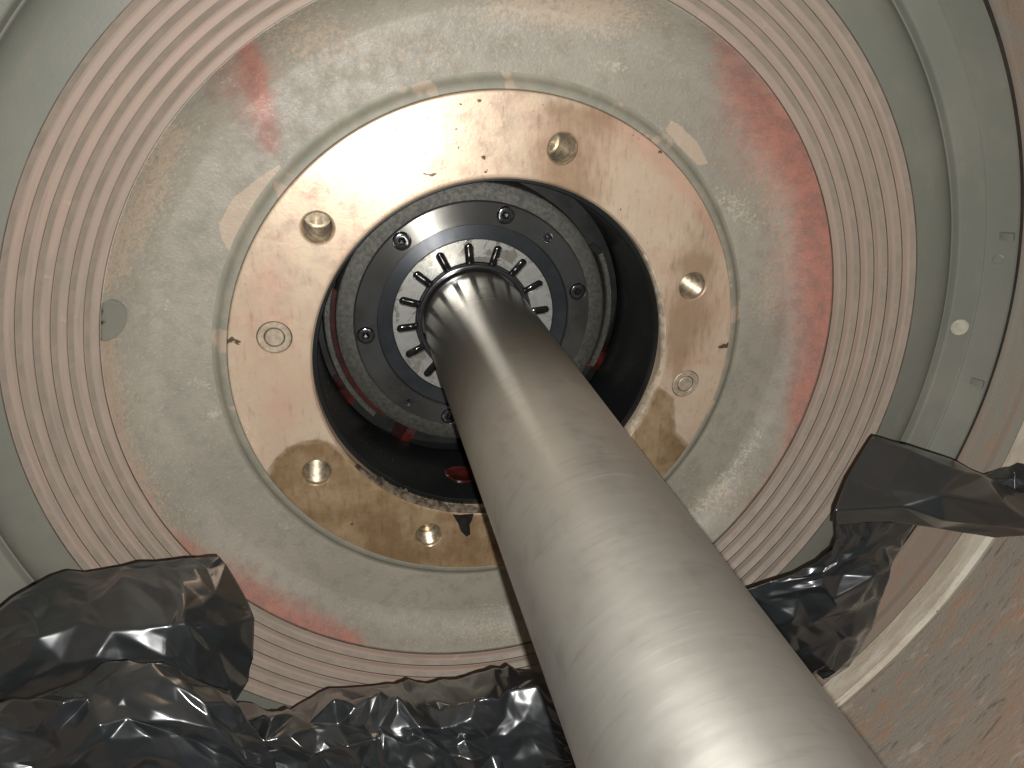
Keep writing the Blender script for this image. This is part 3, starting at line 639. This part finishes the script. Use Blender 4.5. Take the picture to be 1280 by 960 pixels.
def film(name, rows, ku, kv, amp1, amp2, seed, parent, ridges=(), levels=3, rmax=.386):
    """creased film: flat triangular facets between jittered nodes, split once more with smaller folds, creases kept sharp"""
    g = np.random.default_rng(seed); nv, nu = 120, 160
    X = catmull(catmull(np.array([[at(*c) for c in r] for r in rows]), nv, 0), nu, 1)
    nrm = np.cross(np.gradient(X, axis=1), np.gradient(X, axis=0)); nrm /= np.linalg.norm(nrm, axis=-1, keepdims=True) + 1e-12
    nrm *= np.sign((nrm * (CAM - X)).sum(-1, keepdims=True))
    def samp(A, uv):
        x = np.clip(uv[:, 0], 0, 1) * (nu - 1); y = np.clip(uv[:, 1], 0, 1) * (nv - 1)
        i, j = np.minimum(y.astype(int), nv - 2), np.minimum(x.astype(int), nu - 2); fy, fx = (y - i)[:, None], (x - j)[:, None]
        return (A[i, j] * (1 - fx) + A[i, j + 1] * fx) * (1 - fy) + (A[i + 1, j] * (1 - fx) + A[i + 1, j + 1] * fx) * fy
    us = np.linspace(0, 1, ku); vr = 1 / (len(rows) - 1); vs_ = np.concatenate([[0, vr * .5, vr * .9], np.linspace(vr * 1.3, 1, kv)])
    UV = np.array([[(u + (g.uniform(-.36, .36) / ku if 0 < i < ku - 1 else 0), v + (g.uniform(-.36, .36) / (kv + 2) if 3 <= j < kv + 2 else 0)) for i, u in enumerate(us)] for j, v in enumerate(vs_)])
    nr, nc = UV.shape[:2]; UV = UV.reshape(-1, 2)
    P3, N3 = samp(X, UV), samp(nrm, UV); N3 /= np.linalg.norm(N3, axis=1, keepdims=True)
    jj, ii = np.divmod(np.arange(nr * nc), nc); brd = np.where(jj <= 2, .25, 1.0) * np.where((ii == 0) | (ii == nc - 1), .4, 1.0)
    h = amp1 / 1000 * g.standard_normal(nr * nc).clip(-1.7, 1.7) * brd
    P2 = pix(P3)
    for pts, hh, w in ridges: h += hh * np.clip(1 - seg_dist(P2, pts) / w, 0, 1)
    P3 = P3 + N3 * h[:, None]
    T = []
    for j in range(nr - 1):
        for i in range(nc - 1):
            a, b, c, d = j * nc + i, j * nc + i + 1, (j + 1) * nc + i + 1, (j + 1) * nc + i
            T += [(a, b, c), (a, c, d)] if g.random() < .5 else [(a, b, d), (b, c, d)]
    T = np.array(T); V = P3; Nn = N3
    def split(V, Nn, T, disp):
        E = np.sort(np.concatenate([T[:, [0, 1]], T[:, [1, 2]], T[:, [2, 0]]]), axis=1); Eu, inv = np.unique(E, axis=0, return_inverse=True); inv = inv.reshape(-1)
        cnt = np.bincount(inv, minlength=len(Eu)); t = g.uniform(.38, .62, (len(Eu), 1)) if disp else .5
        M_ = V[Eu[:, 0]] * (1 - t) + V[Eu[:, 1]] * t; Nm = Nn[Eu[:, 0]] + Nn[Eu[:, 1]]; Nm /= np.linalg.norm(Nm, axis=1, keepdims=True)
        if disp:
            L = np.linalg.norm(V[Eu[:, 0]] - V[Eu[:, 1]], axis=1); e = disp / 1000 * g.standard_normal(len(Eu)).clip(-1.8, 1.8) * (g.random(len(Eu)) < .7) * np.minimum(1, L / .02) * np.where(cnt < 2, .4, 1)
            M_ = M_ + Nm * e[:, None]
        n = len(V); k = len(T); m0, m1, m2 = inv[:k] + n, inv[k:2 * k] + n, inv[2 * k:] + n
        T2 = np.concatenate([np.stack([T[:, 0], m0, m2], 1), np.stack([m0, T[:, 1], m1], 1), np.stack([m2, m1, T[:, 2]], 1), np.stack([m0, m1, m2], 1)])
        return np.concatenate([V, M_]), np.concatenate([Nn, Nm]), T2
    V, Nn, T = split(V, Nn, T, amp2)
    V, Nn, T = split(V, Nn, T, amp2 * .3)
    for _ in range(levels - 1): V, Nn, T = split(V, Nn, T, 0)
    # round the creases a little
    E = np.concatenate([T[:, [0, 1]], T[:, [1, 2]], T[:, [2, 0]]]); Es = np.sort(E, axis=1); Eu, cnt = np.unique(Es, axis=0, return_counts=True)
    onb = np.zeros(len(V), bool); onb[Eu[cnt == 1].reshape(-1)] = True
    deg = np.bincount(Eu.reshape(-1), minlength=len(V)).astype(float)
    for _ in range(2):
        S = np.stack([np.bincount(Eu[:, 0], V[Eu[:, 1], k], len(V)) + np.bincount(Eu[:, 1], V[Eu[:, 0], k], len(V)) for k in range(3)], 1) / deg[:, None]
        V = np.where(onb[:, None], V, V * .45 + S * .55)
    r = np.hypot(V[:, 0], V[:, 2]); f = np.minimum(1, rmax / r); V[:, 0] *= f; V[:, 2] *= f
    o = mesh_obj(name, V, T.tolist(), M_FILM, parent)
    sd = o.modifiers.new('thickness', 'SOLIDIFY'); sd.thickness = .0004; sd.offset = 0
    return o

fa = film('plastic_sheet', [
    [(-40, 812, -.096), (45, 738, -.092), (120, 724, -.084), (190, 712, -.076), (240, 707, -.070), (268, 706, -.064)],
    [(-42, 795, -.104), (40, 731, -.100), (120, 717, -.092), (190, 703, -.084), (240, 699, -.078), (276, 697, -.072)],
    [(-40, 812, -.130), (45, 768, -.128), (120, 760, -.124), (190, 748, -.120), (250, 742, -.110), (303, 742, -.088)],
    [(-40, 840, -.150), (45, 808, -.152), (120, 800, -.155), (190, 795, -.158), (255, 790, -.138), (315, 795, -.104)],
    [(-40, 880, -.155), (45, 850, -.157), (120, 845, -.158), (190, 840, -.158), (255, 840, -.145), (313, 845, -.115)],
    [(-40, 925, -.155), (45, 900, -.155), (120, 895, -.155), (190, 888, -.152), (250, 882, -.146), (288, 877, -.134)]],
    9, 6, 2.8, 1.5, 19, None, [([(75, 762), (120, 752), (180, 741), (245, 764), (308, 785)], .004, 34), ([(72, 790), (110, 800), (165, 768), (155, 803)], .003, 24), ([(165, 768), (218, 774)], .003, 24), ([(220, 838), (262, 836), (290, 872)], .006, 14)])
fa['label'] = 'rounded flap of black plastic sheet standing up at far left'; fa['category'] = 'plastic sheet'; fa['group'] = 'black plastic sheets'
fb = film('plastic_sheet', [
    [(-50, 915, -.168), (25, 898, -.168), (95, 866, -.168), (165, 840, -.168), (235, 858, -.168), (285, 895, -.168)],
    [(-50, 898, -.178), (28, 882, -.178), (98, 850, -.178), (172, 826, -.178), (242, 846, -.178), (297, 886, -.176)],
    [(-50, 915, -.196), (30, 905, -.198), (105, 878, -.200), (180, 860, -.200), (258, 878, -.198), (318, 915, -.190)],
    [(-50, 940, -.206), (35, 930, -.208), (110, 912, -.210), (190, 902, -.210), (268, 912, -.206), (337, 945, -.198)],
    [(-50, 968, -.212), (40, 960, -.214), (115, 948, -.216), (200, 942, -.216), (278, 952, -.212), (352, 978, -.204)],
    [(-50, 1010, -.216), (40, 1000, -.218), (120, 992, -.220), (205, 986, -.220), (285, 996, -.216), (365, 1016, -.208)]],
    10, 6, 3.6, 2.0, 27, None, [([(30, 890), (90, 885), (180, 905), (195, 940)], .006, 16), ([(120, 890), (195, 935), (300, 925)], .005, 14), ([(228, 885), (270, 910), (300, 955)], .006, 14)])
fb['label'] = 'creased black plastic sheet in the bottom left corner, in front of the flap'; fb['category'] = 'plastic sheet'; fb['group'] = 'black plastic sheets'
fc = film('plastic_sheet', [
    [(265, 905, -.086), (345, 905, -.086), (408, 882, -.086), (480, 872, -.086), (545, 878, -.086), (606, 855, -.086), (680, 855, -.086), (770, 862, -.086)],
    [(268, 888, -.094), (345, 893, -.094), (410, 865, -.094), (480, 857, -.094), (545, 863, -.094), (606, 838, -.094), (680, 840, -.094), (770, 848, -.094)],
    [(280, 906, -.148), (350, 904, -.148), (418, 885, -.150), (488, 880, -.150), (550, 886, -.150), (610, 868, -.150), (690, 870, -.150), (778, 880, -.148)],
    [(300, 935, -.160), (362, 925, -.162), (432, 914, -.164), (498, 910, -.164), (558, 912, -.164), (622, 902, -.164), (704, 904, -.162), (790, 912, -.160)],
    [(330, 962, -.170), (390, 950, -.172), (452, 942, -.174), (512, 940, -.174), (572, 942, -.174), (640, 936, -.174), (720, 938, -.172), (800, 946, -.170)],
    [(352, 1005, -.176), (402, 992, -.178), (462, 984, -.180), (522, 982, -.180), (582, 986, -.180), (652, 980, -.180), (732, 980, -.178), (810, 988, -.176)]],
    19, 6, 4.6, 2.3, 37, None, [([(330, 905), (430, 930), (520, 965)], .010, 22), ([(395, 890), (470, 892), (535, 870)], .006, 16), ([(606, 840), (630, 862)], .006, 12)])
fc['label'] = 'heavily crumpled black plastic sheet along the bottom edge left of the shaft'; fc['category'] = 'plastic sheet'; fc['group'] = 'black plastic sheets'
fd = thing('plastic_sheet', 'black plastic sheet hanging at right below the bronze flange, beside the rusty casing', 'plastic sheet', 'black plastic sheets')
film('flap', [
    [(1093, 556, -.100), (1138, 570, -.106), (1188, 586, -.116), (1238, 607, -.128), (1290, 632, -.140), (1350, 660, -.152)],
    [(1090, 546, -.107), (1140, 559, -.113), (1190, 575, -.123), (1240, 597, -.136), (1290, 622, -.149), (1350, 650, -.162)],
    [(1072, 575, -.126), (1130, 588, -.138), (1185, 601, -.160), (1240, 620, -.166), (1290, 640, -.172), (1350, 665, -.180)],
    [(1053, 610, -.132), (1115, 618, -.146), (1180, 628, -.166), (1240, 642, -.172), (1290, 655, -.178), (1350, 675, -.186)],
    [(1042, 640, -.152), (1105, 640, -.158), (1170, 650, -.164), (1235, 660, -.172), (1290, 668, -.178), (1350, 685, -.186)],
    [(1041, 657, -.146), (1100, 653, -.150), (1160, 661, -.156), (1230, 671, -.164), (1290, 674, -.170), (1350, 690, -.180)]],
    6, 4, 2.2, .9, 41, fd, [([(1180, 640), (1235, 632), (1275, 640)], .005, 16)])
film('crumpled_tail', [
    [(1044, 650, -.142), (1075, 650, -.144), (1108, 652, -.146), (1141, 656, -.146)],
    [(1036, 684, -.138), (1062, 688, -.144), (1095, 688, -.146), (1123, 692, -.140)],
    [(990, 718, -.130), (1034, 722, -.142), (1078, 724, -.144), (1109, 730, -.136)],
    [(932, 738, -.124), (1000, 752, -.138), (1055, 764, -.142), (1094, 778, -.134)],
    [(925, 775, -.122), (985, 795, -.136), (1040, 806, -.140), (1072, 820, -.134)],
    [(945, 838, -.120), (985, 842, -.130), (1020, 845, -.134), (1036, 850, -.130)]],
    7, 8, 3.4, 1.6, 53, fd, [([(1045, 665), (1030, 700), (985, 740)], .006, 14), ([(1000, 745), (1060, 740), (1105, 700)], .005, 12), ([(985, 790), (1000, 810), (1040, 818)], .006, 16)])
film('back_fold', [
    [(1222, 596, -.128), (1258, 584, -.130), (1300, 580, -.134), (1350, 582, -.140)],
    [(1226, 602, -.136), (1260, 596, -.138), (1300, 594, -.142), (1350, 598, -.148)],
    [(1236, 610, -.140), (1268, 612, -.142), (1300, 614, -.146), (1350, 620, -.152)],
    [(1245, 622, -.140), (1275, 630, -.142), (1305, 640, -.146), (1350, 650, -.152)]],
    4, 3, 1.5, .6, 61, fd, ())
